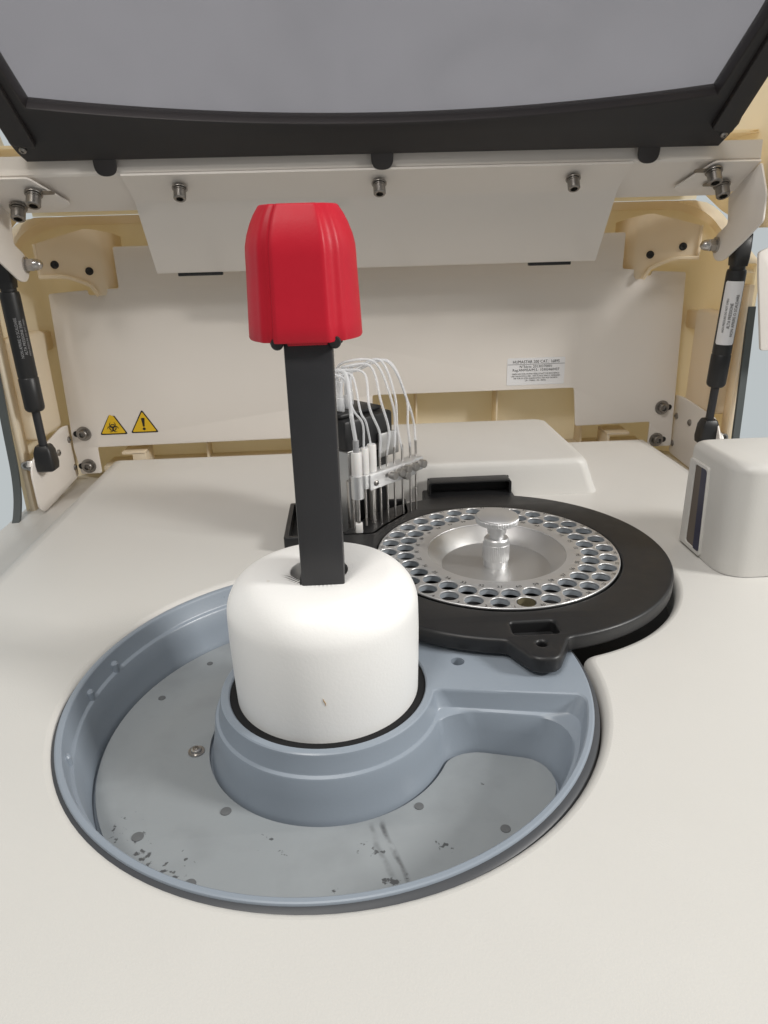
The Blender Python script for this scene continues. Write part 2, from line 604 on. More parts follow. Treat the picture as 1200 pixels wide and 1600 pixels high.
# raised cover behind the rotor
rc = Shape()
pr = []
for i, (ins, z) in enumerate(((0.0, 0.0), (0.0055, 0.012), (0.011, 0.026), (0.0135, 0.032), (0.017, 0.0360), (0.022, 0.0378), (0.028, 0.0383))):
    pr.append([(x, y, z) for x, y in rrect(0.015+ins*0.3, 0.2640-ins*0.85, 0.7025+ins*0.35, 0.905-ins, 0.012, 6)])
rc.loops(pr, cap1=True)
rc.build('raised_cover', M_DECK, DECK)

# ------------------------------------------------------------------ reagent tray
TRAY = thing('reagent_tray', 'round blue-grey plastic tray with stained floor sunk into the white worktop', 'tray', (AX, AY, -0.05))


def pocket(inset, z, n=120):
    """Trough outline in polar space: a rounded rectangle bent round the axis."""
    r0, r1 = 0.0668+inset, 0.1608-inset*1.17
    a1, a0 = R(-10.5), R(-282)
    rm = 0.5*(r0+r1)
    L = rm*(a1-a0)
    rad = 0.006 + 0.016*min(1.0, max(0.0, (inset-0.002)/0.004))
    q = rrect(0+inset*0.8, L-inset*0.8, r0, r1, rad, 7)
    # densify long edges
    out = []
    for i in range(len(q)):
        p, s = Vector(q[i]), Vector(q[(i+1) % len(q)])
        k = {7: 90, 15: 8, 23: 90, 31: 8}.get(i, 1)
        for j in range(k):
            out.append(p.lerp(s, j/k))
    res = []
    for v in out:
        w = max(0.0, (v.y-r0)/(r1-r0))*max(0.0, 1-inset/0.0108)      # the rim sits slightly off the floor's axis
        a = a0+v.x/rm
        res.append((AX + v.y*math.cos(a) + 0.0010*w, AY + v.y*math.sin(a) + 0.0032*w, z))
    return res


tb = Shape()
P0 = pocket(0, 0)
tb.fill([circ(AX+0.0010, AY+0.0032, 0.1628, 160), [(p[0], p[1]) for p in P0], circ(AX, AY, 0.0630, 96), circ(0.0635, 0.3965, 0.0046, 24)], -0.0022, -0.0002)
tb.loops([pocket(i, z) for i, z in ((0.0, -0.0002), (0.0008, -0.0008), (0.0013, -0.0022), (0.0030, -0.0118), (0.0034, -0.0126), (0.0052, -0.0136),
                                    (0.0058, -0.0148), (0.0075, -0.0270), (0.0095, -0.0375), (0.0108, -0.0440))])
tb.loops([pocket(0.0108, -0.0440), pocket(0.02, -0.0445)])
tb.lathe([(0.1628, -0.0002), (0.1636, -0.0005), (0.1640, -0.0012), (0.1640, -0.0030)], (AX+0.0010, AY+0.0032, 0), seg=160)
bandlps = []  # added skirt, painted dark for the shade on the tub's outer wall
for r_, z_, cx_, cy_ in ((0.1639, -0.0010, 0.0010, 0.0032), (0.1650, -0.0014, 0.0013, 0.0018), (0.1662, -0.0026, 0.0013, 0.0014), (0.1666, -0.0050, 0.0013, 0.0014), (0.1666, -0.05, 0.0013, 0.0014)):
    bandlps.append([(AX+cx_+r_*math.cos(2*PI*i/160), AY+cy_+r_*math.sin(2*PI*i/160), z_) for i in range(160)])
Shape().loops(bandlps).build('rim_shade_band', M_BAND, TRAY)
tb.lathe([(0.0630, -0.0002), (0.0622, -0.0010), (0.0619, -0.003), (0.0618, -0.03)], (AX, AY, 0), seg=96)
tb.lathe([(0.0046, -0.0002), (0.0045, -0.010), (0.0, -0.010)], (0.0635, 0.3965, 0), seg=24)
for v in tb.bm.verts:
    v.co.z += 0.0005 * min(1.0, max(0.0, (v.co.z + 0.042)/0.02))
tb.build('tub', M_TRAY, TRAY)
fp = Shape()
fo = [(p[0], p[1]) for p in pocket(0.0121, 0)]
fp.fill([fo], -0.0425, -0.0400, bev=0.0003)
FLOORP = fp.build('floor_plate', M_FLOOR, TRAY)
Shape().lathe([(0.0619, -0.0012), (0.0560, -0.0008)], (AX, AY, 0), seg=96).build('foam_ring', M_FELT, TRAY)
# little stop pegs on the ledge of the outer wall
for a, rr in ((163, 0.1570), (175, 0.1570), (198, 0.1568)):
    c = (AX+rr*math.cos(R(a)), AY+rr*math.sin(R(a)))
    Shape().lathe([(0.0028, -0.016), (0.0027, -0.0070), (0.0018, -0.0058), (0, -0.0055)], (c[0], c[1], 0), seg=16).build('peg', M_TRAY, TRAY)
# screw with washer and the flat plugs in the floor plate
scr = (Shape().lathe([(0.0052, 0.0), (0.0052, 0.0008), (0.0034, 0.0009), (0.0032, 0.0026), (0.0022, 0.003), (0.0016, 0.003)], seg=24)
       .lathe([(0.0016, 0.003), (0.0015, 0.0012), (0, 0.001)], seg=6)).data('floor_screw', M_STEEL)
put(scr, 'floor_screw', TRAY, Matrix.Translation((-0.1085, 0.3702, -0.0398)))
M_PLUG = mat('grey_plug', (0.12, 0.125, 0.13), 0.5, var=0.15, nscale=200)
plug = Shape().lathe([(0.0034, 0.0), (0.0033, 0.0004), (0, 0.0005)], seg=20).data('plug', M_PLUG)
for x, y, s in ((-0.1176, 0.4714, 0.8), (-0.1446, 0.4300, 0.9), (-0.0817, 0.3178, 1.1), (-0.1278, 0.3030, 1.15), (-0.0925, 0.2698, 1.1), (0.0291, 0.3128, 0.95), (0.0748, 0.2927, 1.0)):
    put(plug, 'plug', TRAY, Matrix.Translation((x, y, -0.0399)) @ Matrix.Scale(s*0.85, 4))

# ------------------------------------------------------------------ white dome
DOME = thing('dome_cover', 'white textured dome cover standing in the middle of the grey tray', 'cover', (AX, AY, -0.012))
HX, HY, HR = -0.0230, 0.3785, 0.0172
dm = Shape()
prof = [(0.0568, -0.012), (0.0572, 0.0), (0.0577, 0.02), (0.0580, 0.042), (0.0578, 0.0560)]
for i in range(1, 13):
    t = PI/2*i/12
    prof.append((0.0358+0.0220*math.cos(t), 0.0575+0.0232*math.sin(t)))
prof += [(0.033, 0.0812), (0.026, 0.0814), (0.019, 0.0814)]
dm.lathe(prof, (AX, AY, 0), seg=128)
# top with its round opening and the two wells of the keyhole
hole = []
for i in range(64):
    a = 2*PI*i/64
    hole.append((HX+HR*math.cos(a), HY+HR*math.sin(a)))
dm.loops([[(AX+0.019*math.cos(2*PI*i/64), AY+0.019*math.sin(2*PI*i/64), 0.0814) for i in range(64)],
          [(x, y, 0.0812) for x, y in hole], [(HX+(x-HX)*.97, HY+(y-HY)*.97, 0.0798) for x, y in hole],
          [(HX+(x-HX)*.96, HY+(y-HY)*.96, 0.060) for x, y in hole]])
dm.build('dome_shell', M_DOME, DOME, angle=50)
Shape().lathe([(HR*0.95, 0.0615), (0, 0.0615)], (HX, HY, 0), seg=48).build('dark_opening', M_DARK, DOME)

# a short brown scuff on the front of the dome
sc_ = [(AX + 0.0579*math.sin(R(a)), AY - 0.0579*math.cos(R(a)), z) for a, z in ((-0.3, 0.0300), (0.2, 0.0283), (0.9, 0.0268), (1.1, 0.0250))]
M_SCUFF = mat('brown_scuff', (0.42, 0.27, 0.12), 0.6, var=0.2)
Shape().tube(sc_, [0.0001, 0.00035, 0.0003, 0.0001], 6).build('scuff_mark', M_SCUFF, DOME)

# ------------------------------------------------------------------ arm column with red hood
ARM = thing('mixer_arm', 'black square column rising from the white dome, capped by a red plastic hood', 'arm', (HX, HY, 0.06))
cl = Shape()
cl.box(-0.0322, -0.0078, 0.3585, 0.3880, 0.0795, 0.2200, bev=0.0012)
cl.box(-0.0335, -0.0300, 0.3600, 0.3860, 0.0660, 0.0830, bev=0.0006)
cl.box(-0.0310, -0.0090, 0.3660, 0.3860, 0.0620, 0.0800, bev=0.0006)
cl.build('column', M_POST, ARM)
hc = (-0.0217, 0.3800)


def hood_mod(a, z):
    # a raised flat panel faces the operator, with a groove on its left and a rib on its right
    d = (math.degrees(a) - 268 + 180) % 360 - 180
    k = 1.0
    def bump(c, w):
        return math.exp(-((d-c)/w)**2)
    k -= 0.050*bump(-32, 4.2)
    k += 0.022*bump(-41, 5.5)
    m_ = 1/(1+math.exp(-(d+27)/0.9)) - 1/(1+math.exp(-(d-29)/1.3))
    k += m_*(math.cos(R(28))/math.cos(R(max(-40, min(40, d))))*1.075 - 1.0)
    k -= 0.016*bump(37, 3.6)
    k += 0.020*bump(45, 3.2)
    return k


hd = Shape()
hp = [(0.0265, 0.2175), (0.0291, 0.2172), (0.0296, 0.2182)]
for z in (0.225, 0.235, 0.245, 0.253):
    hp.append((0.0296-0.0016*(z-0.2182)/0.035, z))
for r, z in ((0.0279, 0.2575), (0.0276, 0.2620), (0.0264, 0.2670), (0.0244, 0.2722), (0.0224, 0.2762), (0.0201, 0.2796), (0.0196, 0.2803), (0.0188, 0.2806), (0.0, 0.2807)):
    hp.append((r, z))
hd.lathe(hp, (hc[0], hc[1], 0), seg=180, mod=lambda a, z: hood_mod(a, z))
hd.lathe([(0.0258, 0.2175), (0.0250, 0.235), (0.0, 0.236)], (hc[0], hc[1], 0), seg=48)
hood = hd.build('red_hood', M_RED, ARM, angle=40)
Shape().box(-0.0300, -0.0100, 0.3560, 0.3600, 0.2155, 0.2215, bev=0.0006).build('hood_tab', M_RED, ARM)
for x in (-0.0350, -0.0065):
    Shape().lathe([(0.0, -0.003), (0.0030, -0.003), (0.0032, 0.0), (0.0032, 0.004), (0.0026, 0.005), (0.0, 0.005)], M=axis_matrix((x, 0.3600, 0.2168), (0, -1, 0)), seg=20).build('pivot_screw', M_BLACK, ARM)
    Shape().box(x-0.004, x+0.004, 0.3600, 0.385, 0.2155, 0.2215, bev=0.001).build('hood_clip', M_BLACK, ARM)

# ------------------------------------------------------------------ rotor housing (black)
HOUS = thing('rotor_housing', 'black round housing with a pointed front tab around the silver sample rotor', 'rotor housing', (BX, BY, 0))


def housing_outline():
    r = 0.1400
    pts = []
    a_s, a_e = -79.5, 259.5
    n = 120
    arc = [R(a_s + (a_e-a_s)*i/n) for i in range(n+1)]
    pts = [(BX+r*math.cos(a), BY+r*math.sin(a)) for a in arc]
    tabpts = rounded([(BX-0.0245, BY-0.1378), (BX-0.0205, BY-0.1392), (BX-0.0080, BY-0.1625), (BX+0.0080, BY-0.1625), (BX+0.0205, BY-0.1392), (BX+0.0245, BY-0.1378)], [0.0, 0.004, 0.007, 0.007, 0.004, 0.0], 6)
    return pts + tabpts


ho = Shape()
slot = rrect(BX-0.0145, BX+0.0165, BY-0.1325, BY-0.1160, 0.003)
tabhole = circ(BX+0.0008, BY-0.1442, 0.0034, 20)
ho.fill([housing_outline(), circ(BX, BY, 0.1012, 140), slot, tabhole], 0.0030, 0.0150, bev=0.0024, bseg=4)
RINGO = ho.build('housing_ring', M_BLACK, HOUS, angle=40)
Shape().box(BX-0.016, BX+0.018, BY-0.134, BY-0.1145, 0.0032, 0.0058).build('slot_floor', M_DARK, HOUS)
Shape().lathe([(0.0044, 0.0050), (0.0, 0.0052)], (BX+0.0008, BY-0.1442, 0), seg=20).build('hole_floor', M_DARK, HOUS)
# drive box that opens in the front of the raised cover
db = Shape()
ol = rrect(0.0770, 0.1640, 0.0000, 0.0255, 0.004, 5)
inn = rrect(0.0795, 0.1615, 0.0015, 0.0235, 0.003, 5)
db.fill([ol, inn], 0.0, 0.016, bev=0.0004, M=xz(0.7018))
db.build('drive_box', M_BLACK, HOUS)
Shape().box(0.0775, 0.1635, 0.6990, 0.7018, 0.0005, 0.0250).build('drive_box_back', M_BLACK, HOUS)
Shape().box(0.0720, 0.1660, 0.6650, 0.7080, -0.006, 0.0108, bev=0.002).build('drive_ledge', M_BLACK, HOUS)
# needle wash station at the left rear, an open black box
ws = Shape()
ws.fill([rounded([(-0.0655, 0.583), (0.0170, 0.583), (0.0290, 0.602), (0.0520, 0.631), (0.0520, 0.672), (-0.0655, 0.672)], 0.003, 4), rounded([(-0.0610, 0.5875), (0.0150, 0.5875), (0.0255, 0.605), (0.0475, 0.6335), (0.0475, 0.6675), (-0.0610, 0.6675)], 0.003, 4)], -0.002, 0.0150, bev=0.001)
ws.build('wash_station_rim', M_BLACK, HOUS)
Shape().fill([[(-0.0615, 0.587), (0.0152, 0.587), (0.0258, 0.605), (0.048, 0.633), (0.048, 0.668), (-0.0615, 0.668)]], -0.003, 0.003).build('wash_station_floor', M_DARK, HOUS)
for x, y in ((0.098, 0.6525), (0.1145, 0.6555)):
    Shape().lathe([(0.0022, 0.0142), (0.002, 0.0146), (0, 0.0146)], (x, y, 0), seg=16).build('pin', M_DARK, HOUS)

# ------------------------------------------------------------------ sample rotor (silver)
ROT = thing('sample_rotor', 'silver aluminium sample carousel with two rings of numbered holes and a knurled knob', 'sample carousel', (BX, BY, 0))
outer = [R(-87.65-12*k) for k in range(30)]
inner = [R(-93.4-12*k) for k in range(30)]
RO, RI, HRD = 0.0908, 0.0768, 0.00715
cent = [(BX+RO*math.cos(a), BY+RO*math.sin(a)) for a in outer] + [(BX+RI*math.cos(a), BY+RI*math.sin(a)) for a in inner]
rp_ = Shape()
rp_.fill([circ(BX, BY, 0.1000, 160), circ(BX, BY, 0.0575, 120)] + [circ(x, y, HRD, 28) for x, y in cent], 0.0142, 0.0160, bev=0.0007, bseg=2)
plate = rp_.build('rotor_plate', M_ALU, ROT, angle=30)
bw = Shape()
bw.lathe([(0.0574, 0.0152), (0.0566, 0.0148), (0.0462, 0.0030), (0.0456, 0.0024), (0.0, 0.0024)], (BX, BY, 0), seg=120)
bw.build('rotor_bowl', M_ALUD, ROT, angle=25)
cup = Shape().lathe([(HRD+0.0002, 0.0150), (HRD+0.0001, 0.0130), (HRD, 0.0108), (HRD+0.0006, 0.0106)], seg=24).data('well', M_CUP)
acup = Shape().lathe([(HRD-0.0006, 0.0158), (HRD-0.0006, 0.0100), (HRD-0.0010, 0.0055), (0, 0.0052)], seg=24).data('sample_cup', M_AMBER)
for k, (x, y) in enumerate(cent):
    put(cup, 'well', ROT, Matrix.Translation((x, y, 0)))
put(acup, 'sample_cup', ROT, Matrix.Translation((cent[0][0], cent[0][1], 0)), 'brownish cup sitting in hole number 1')
Shape().lathe([(0.0995, 0.0145), (0.0990, 0.0045), (0.0560, 0.0045), (0.0560, 0.0)], (BX, BY, 0), seg=96).build('rotor_body', M_DARK, ROT)
for k in range(30):
    for base, rr, off, a in ((1+k, 0.0976, -5.9, outer[k]), (31+k, 0.0672, -5.4, inner[k])):
        t = a - R(6.0 if base <= 30 else 5.6)
        c = Vector((BX+rr*math.cos(t), BY+rr*math.sin(t), 0.01615))
        inw = Vector((-math.cos(t), -math.sin(t), 0))
        Shape().text(str(base), 0.0042 if base <= 30 else 0.0048, frame_matrix(c, inw.cross(Vector((0, 0, 1))), inw)).build('hole_number', M_INK, ROT)

kb = Shape()


def knurl(n, amp):
    return lambda a, z: 1 + amp*math.sin(n*a + z*9000)*math.cos(n*a - z*9000)


kb.lathe([(0.0, 0.0024), (0.0104, 0.0024), (0.0104, 0.0095), (0.0102, 0.0100)], (BX, BY, 0), seg=64)
kb.lathe([(0.0102, 0.0100), (0.0109, 0.0104), (0.0109, 0.0225), (0.0105, 0.0230), (0.0103, 0.0268), (0.0094, 0.0280), (0.0062, 0.0282),
          (0.0060, 0.0318), (0.0078, 0.0322), (0.0082, 0.0400), (0.0100, 0.0412)], (BX, BY, 0), seg=64)
knob = kb.build('knob_stem', M_ALU, ROT)
kn = Shape()
zs = [0.0085 + i*0.0145/20 for i in range(21)]
kn.lathe([(0.01095, z) for z in zs], (BX, BY, 0), seg=180, mod=lambda a, z: 1+0.05*math.cos(22*a+z*2000)*math.cos(22*a-z*2000))
kn.build('knurled_grip', M_ALU, ROT, angle=80)
kt = Shape()
kt.lathe([(0.0, 0.0408), (0.0155, 0.0408), (0.0172, 0.0418)], (BX, BY, 0), seg=120)
zs = [0.0418 + i*0.0052/8 for i in range(9)]
kt.lathe([(0.0174, z) for z in zs], (BX, BY, 0), seg=240, mod=lambda a, z: 1+0.026*math.cos(40*a+z*2200)*math.cos(40*a-z*2200))
kt.lathe([(0.0172, 0.0470), (0.0162, 0.0479), (0.0, 0.0481)], (BX, BY, 0), seg=120)
kt.build('knob_cap', M_ALU, ROT, angle=50)

# ------------------------------------------------------------------ needle washing head
HEADT = thing('needle_head', 'needle manifold with silver bar, white nozzles and clear tubes behind the black column', 'needle head', (0.02, 0.63, 0.0))
bd = Vector((0.064, 0.060, 0)).normalized()          # direction of the needle bar
bn = Vector((bd.y, -bd.x, 0))                         # towards the operator
B0 = Vector((0.0015, 0.5875, 0.0))
Z = Vector((0, 0, 1))


def along(s, n=0.0, z=0.0):
    return B0 + bd*s + bn*n + Z*z


BM = frame_matrix(B0, bd, -bn)                        # local x along bar, y away from operator, z up
mb = Shape()
mb.box(0.0100, 0.0720, 0.0215, 0.076, 0.0840, 0.1120, bev=0.003, M=BM)
mb.box(0.0130, 0.0660, 0.030, 0.074, 0.1125, 0.1165, bev=0.0015, M=BM)
mb.build('motor_block', M_BLACK, HEADT)
Shape().lathe([(0.0, 0.1171), (0.0035, 0.1171), (0.0035, 0.1160)], (B0+bd*0.020-bn*0.040)[:], seg=16).build('block_hole', M_DARK, HEADT)
br = Shape()
br.box(0.0095, 0.0125, 0.0190, 0.070, 0.004, 0.0838, bev=0.0008, M=BM)
br.box(0.0126, 0.0200, 0.0190, 0.0220, 0.004, 0.0835, bev=0.0008, M=BM)
br.box(0.0127, 0.074, 0.0225, 0.070, 0.0770, 0.0838, bev=0.001, M=BM)
br.box(0.050, 0.0760, 0.0180, 0.0210, 0.0700, 0.0930, bev=0.0008, M=BM)
br.build('mount_bracket', M_ALUD, HEADT)
rl = Shape()
rl.box(0.0250, 0.0640, 0.024, 0.040, 0.004, 0.0768, bev=0.001, M=BM)
rl.build('guide_rail', M_BLACK, HEADT)
for s, n in ((0.007, -0.014), (0.034, -0.014)):
    Shape().tube([along(s, n, 0.008), along(s, n, 0.060)], 0.0040, 18).build('guide_rod', M_STEEL, HEADT)
nb = Shape()
nb.box(0.006, 0.083, -0.0065, 0.0045, 0.0560, 0.0690, bev=0.0006, M=BM)
nb.box(0.010, 0.070, -0.0085, -0.0065, 0.0545, 0.0690, bev=0.0005, M=BM)
nb.tube([along(0.002, 0, 0.0480), along(0.002, 0, 0.0690)], 0.0058, 24)
bar = nb.build('needle_bar', M_ALU, HEADT)
put(rivet_me, 'bar_screw', HEADT, axis_matrix(along(0.017, 0.0085, 0.060), bn) @ Matrix.Scale(0.62, 4))
spots = [0.002, 0.0115, 0.0205, 0.031, 0.040, 0.050, 0.061, 0.072, 0.080]
for i, s in enumerate(spots):
    r = 0.0011 if i else 0.0016
    z0 = 0.0185 if i < 3 else 0.0150
    Shape().tube([along(s, 0, z0), along(s, 0, 0.084 if i > 2 else 0.0700)], r, 12).build('needle', M_STEEL, HEADT)
Shape().box(-0.0032, 0.0032, -0.0032, 0.0032, 0.0150, 0.0240, bev=0.0008, M=Matrix.Translation(along(0.002))).build('needle_tip', M_NYLON, HEADT)
for i, (s, r, zt) in enumerate(((0.002, 0.0046, 0.0905), (0.0118, 0.0038, 0.0920), (0.0208, 0.0042, 0.0935))):
    Shape().lathe([(0.0, 0.0690), (r, 0.0690), (r*1.02, 0.0700), (r*1.02, zt-0.001), (r*0.9, zt), (0, zt)], along(s)[:], seg=28).build('nozzle', M_NYLON, HEADT)
Shape().tube([along(0.002, 0, 0.0904), along(0.002, 0, 0.1010)], 0.0027, 16).build('nozzle_sleeve', M_INKW, HEADT)
ts = (Shape().lathe([(0.0, -0.004), (0.0016, -0.004), (0.0016, 0.004)], seg=14)
      .lathe([(0.0, 0.003), (0.0034, 0.003), (0.0036, 0.0035), (0.0036, 0.0085), (0.0030, 0.0092), (0.0, 0.0092)], seg=20,
             mod=lambda a, z: 1+0.05*math.cos(20*a))).data('thumb_screw', M_STEEL)
for s, z in ((0.0335, 0.0640), (0.0430, 0.0645), (0.0525, 0.0655), (0.0500, 0.0600), (0.0625, 0.0650), (0.0735, 0.0655)):
    put(ts, 'thumb_screw', HEADT, axis_matrix(along(s, 0.0085, z), bn))


def bez(p, n=22):
    """Smooth curve through points (Catmull-Rom)."""
    p = [Vector(q) for q in p]
    p = [2*p[0]-p[1]] + p + [2*p[-1]-p[-2]]
    out = []
    for i in range(1, len(p)-2):
        for k in range(n):
            t = k/n
            a, b_, c, d = p[i-1], p[i], p[i+1], p[i+2]
            out.append(0.5*((2*b_) + (c-a)*t + (2*a-5*b_+4*c-d)*t*t + (3*b_-a-3*c+d)*t**3))
    out.append(p[-2])
    return out


sock = [along(0.026, -0.052, 0.1165), along(0.024, -0.041, 0.1165), along(0.038, -0.060, 0.1165), along(0.037, -0.046, 0.1165), along(0.050, -0.056, 0.1165)]
for q in sock[:5]:
    Shape().tube([q+Z*-0.001, q+Z*0.012, q+Z*0.0125, q+Z*0.027], [0.0036, 0.0033, 0.0025, 0.0023], 14).build('tube_socket', M_TUBE, HEADT)
apex = [(0.004, -0.012, 0.158), (0.012, -0.020, 0.150), (0.022, -0.020, 0.152), (0.034, -0.016, 0.153), (0.043, -0.016, 0.158), (0.050, -0.016, 0.160), (0.056, -0.016, 0.162), (0.064, -0.014, 0.160), (0.068, -0.014, 0.159)]
for i, s in enumerate(spots):
    q = sock[i % 5]
    top_z = 0.1000 if i == 0 else (0.0915 if i < 3 else 0.0790)
    st = along(s, 0, top_z)
    ax_ = apex[i]
    jit = [random.uniform(-0.005, 0.005) for _ in range(4)]
    pts = [st, st+Z*0.022 + bd*jit[0] + bn*jit[1]*0.6,
           along(s + jit[2]*1.3 - 0.002, -0.004, 0.128+jit[3]),
           along(ax_[0]*0.9, ax_[1], ax_[2]),
           along((s+(-0.012 if i < 2 else 0.008))*0.45, -0.034, 0.156+jit[0]*1.2),
           q + Z*0.034 + bd*0.004, q + Z*0.016]
    Shape().tube(bez(pts, 10), 0.0018 if i == 0 else (0.0010 if i in (1, 2) else 0.00115), 10).build('tube', M_TUBE, HEADT, angle=80)

# ------------------------------------------------------------------ barcode reader housing
RD = thing('scanner_housing', 'rounded white plastic housing with a dark vertical slot at the right of the worktop', 'scanner housing', (0.36, 0.535, 0))


def rd_outline(ins, hole=False):
    return rounded([(0.2935+ins, 0.4937+ins), (0.430, 0.4937+ins), (0.430, 0.575-ins), (0.2935+ins, 0.575-ins)],
                   [0.024, 0.001, 0.01, 0.008], 8)


rs = Shape()
# walls as a shell: left wall carries the slot, so the outer skin is made of stacked loops above and below it
zs = [(0.0, 0.0), (0.0, 0.003)]
lev = [(0.0, 0.0005), (0.0, 0.087)] + [(0.0075*(1-math.cos(t)), 0.087+0.008*math.sin(t)) for t in [PI/2*i/6 for i in range(1, 7)]]
rs.loops([[(x, y, z) for x, y in rd_outline(i)] for i, z in lev], cap1=True)
SHELL = rs.build('reader_shell', M_DECK, RD, angle=50)
fr = Shape()
fr.fill([rounded([(0.5322, 0.0020), (0.5690, 0.0020), (0.5690, 0.0800), (0.5370, 0.0800)], 0.003), rounded([(0.5338, 0.0060), (0.5580, 0.0060), (0.5590, 0.0770), (0.5385, 0.0770)], 0.003)], -0.0022, 0.0004, bev=0.0005, M=yz(0.2935))
fr.build('slot_frame', M_DECK, RD)
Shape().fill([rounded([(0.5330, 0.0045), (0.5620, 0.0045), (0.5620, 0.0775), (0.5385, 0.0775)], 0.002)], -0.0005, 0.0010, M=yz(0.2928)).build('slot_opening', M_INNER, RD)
Shape().fill([rounded([(0.5332, 0.0055), (0.5435, 0.0055), (0.5475, 0.0775), (0.5380, 0.0775)], 0.001)], -0.0008, 0.0005, M=yz(0.2921)).build('slot_lens', M_BLUE, RD)

# ------------------------------------------------------------------ rear panel
PAN = thing('sheet_metal_bulkhead', 'wide white sheet-metal rear panel carrying two yellow warning stickers', 'bulkhead', (XM, 0.95, -0.03))
pts = [(-0.3745, 0.2070), (-0.3250, 0.2105), (-0.3250, 0.2040), (-0.3140, 0.2040), (-0.3140, 0.2110), (-0.2860, 0.2110), (-0.2860, 0.2605),
       (0.3600, 0.2605), (0.3600, 0.2165), (0.3880, 0.2140), (0.3880, 0.2070), (0.3990, 0.2070), (0.3990, 0.2130), (0.4450, 0.2100),
       (0.4540, -0.0255), (0.4195, -0.0255), (0.4195, 0.0110), (0.3130, 0.0090), (0.3075, 0.0632), (0.0300, 0.0632), (0.0300, 0.0080),
       (-0.3480, 0.0055), (-0.3480, -0.0315), (-0.3760, -0.0320), (-0.3800, 0.0055)]
rad = [0.003]*len(pts)
Shape().fill([rounded(pts, rad, 3)], 0.0, 0.0022, bev=0.0004, M=xz(0.95)).build('panel_sheet', M_SHEET, PAN)
for x, z, sl in ((-0.3627, 0.0252, -1), (-0.3639, -0.0203, -1), (0.4342, 0.0308, 1), (0.4314, -0.0154, 1)):
    put(flatbolt_me, 'bolt', PAN, axis_matrix((x, 0.9476, z), (0, -1, 0), random.random()))
    Shape().fill([rrect(x-0.014 if sl < 0 else x-0.002, x+0.002 if sl < 0 else x+0.014, z-0.004, z+0.004, 0.0039)], 0.0, 0.0004, M=xz(0.9475)).build('slot', M_DARK, PAN)
# side flanges folded forward at both ends, holding the lower ends of the gas springs
for sx, xx in ((-1, -0.3845), (1, 0.4570)):
    po = [(0.957, 0.036 if sx < 0 else 0.046), (0.930, 0.040 if sx < 0 else 0.048), (0.838, 0.028 if sx < 0 else 0.040), (0.820, 0.014), (0.822, -0.036), (0.836, -0.0435), (0.951, -0.037), (0.957, -0.034)]
    F = Shape().fill([rounded(po, [0.002, 0.01, 0.014, 0.014, 0.01, 0.008, 0.002, 0.002], 5)], -0.0011, 0.0011, bev=0.0004, M=yz(xx)).build('side_flange', M_SHEET, PAN)
    inw = -sx
    for y, z in ((0.945, 0.0185), (0.905, 0.0190 if sx > 0 else 0.0120), (0.948, -0.0215)):
        put(rivet_me, 'screw', F, axis_matrix((xx+inw*0.0011, y, z), (inw, 0, 0)))
    put(nut_me, 'acorn_nut', F, axis_matrix((xx+sx*0.0011, 0.8435, 0.0150), (sx, 0, 0)))


def tri(cx, cz, w, h, r=0.003):
    return rounded([(cx-w/2, cz), (cx+w/2, cz), (cx, cz+h)], r, 4)


PY = 0.9477


def warn(cx, cz, cut=False):
    w, h = 0.0375, 0.0320
    base = tri(cx, cz, w, h)
    yel = tri(cx, cz+0.0017, w*0.86, h*0.85, 0.002)
    if cut:
        base = rounded([(cx-w/2, cz), (cx+w/2, cz), (cx+0.0045, cz+h*0.80), (cx-0.0035, cz+h*0.82)], [0.003, 0.003, 0.0004, 0.0004], 4)
        yel = rounded([(cx-w*.43, cz+0.0017), (cx+w*.43, cz+0.0017), (cx+0.0028, cz+h*0.79), (cx-0.0020, cz+h*0.86)], [0.002, 0.002, 0.0003, 0.0003], 4)
    s = Shape().fill([base], 0.0, 0.0003, M=xz(PY)).build('warning_sticker', M_INK, PAN)
    Shape().fill([yel], 0.0, 0.0002, M=xz(PY-0.00045)).build('yellow_field', M_YEL, s)
    return s


w1 = warn(-0.3225, 0.0225, True)
w1['label'] = 'yellow biohazard triangle with its tip torn off'
w2 = warn(-0.2810, 0.0235)
w2['label'] = 'yellow triangle with an exclamation mark'
ex = Shape()
cx, cz = -0.2810, 0.0235
ex.fill([rounded([(cx-0.0024, cz+0.0205), (cx+0.0024, cz+0.0205), (cx+0.0010, cz+0.0085), (cx-0.0010, cz+0.0085)], 0.0010, 4)], 0, 0.0002, M=xz(PY-0.0008))
ex.fill([circ(cx, cz+0.0055, 0.0019, 16)], 0, 0.0002, M=xz(PY-0.0008))
ex.build('exclamation_mark', M_INK, w2)
bio = Shape()
cx, cz = -0.3225, 0.0225+0.0098
# three open horns: crescents facing outwards, a ring, and a hub
for k in range(3):
    a = R(90+120*k)
    ux, uz = math.cos(a), math.sin(a)
    o1 = (cx+ux*0.0040, cz+uz*0.0040)
    out, inn_ = [], []
    for i in range(25):
        t = a + R(-148 + 296*i/24) + PI
        t = a + PI + R(-150 + 300*i/24)
        th = 0.0017*math.cos((i-12)/12*PI/2) + 0.0001
        out.append((o1[0]+0.0042*math.cos(t), o1[1]+0.0042*math.sin(t)))
        inn_.append((o1[0]+(0.0042-th)*math.cos(t), o1[1]+(0.0042-th)*math.sin(t)))
    bio.fill([out + inn_[::-1]], 0, 0.0002, M=xz(PY-0.0008-0.00005*k))
ring_o, ring_i = [], []
for k in range(3):
    a = R(90+120*k)
    o, i_ = [], []
    for j in range(9):
        t = a + R(-34+68*j/8)
        o.append((cx+0.0048*math.cos(t), cz+0.0048*math.sin(t)))
        i_.append((cx+0.0037*math.cos(t), cz+0.0037*math.sin(t)))
    bio.fill([o + i_[::-1]], 0, 0.0002, M=xz(PY-0.001))
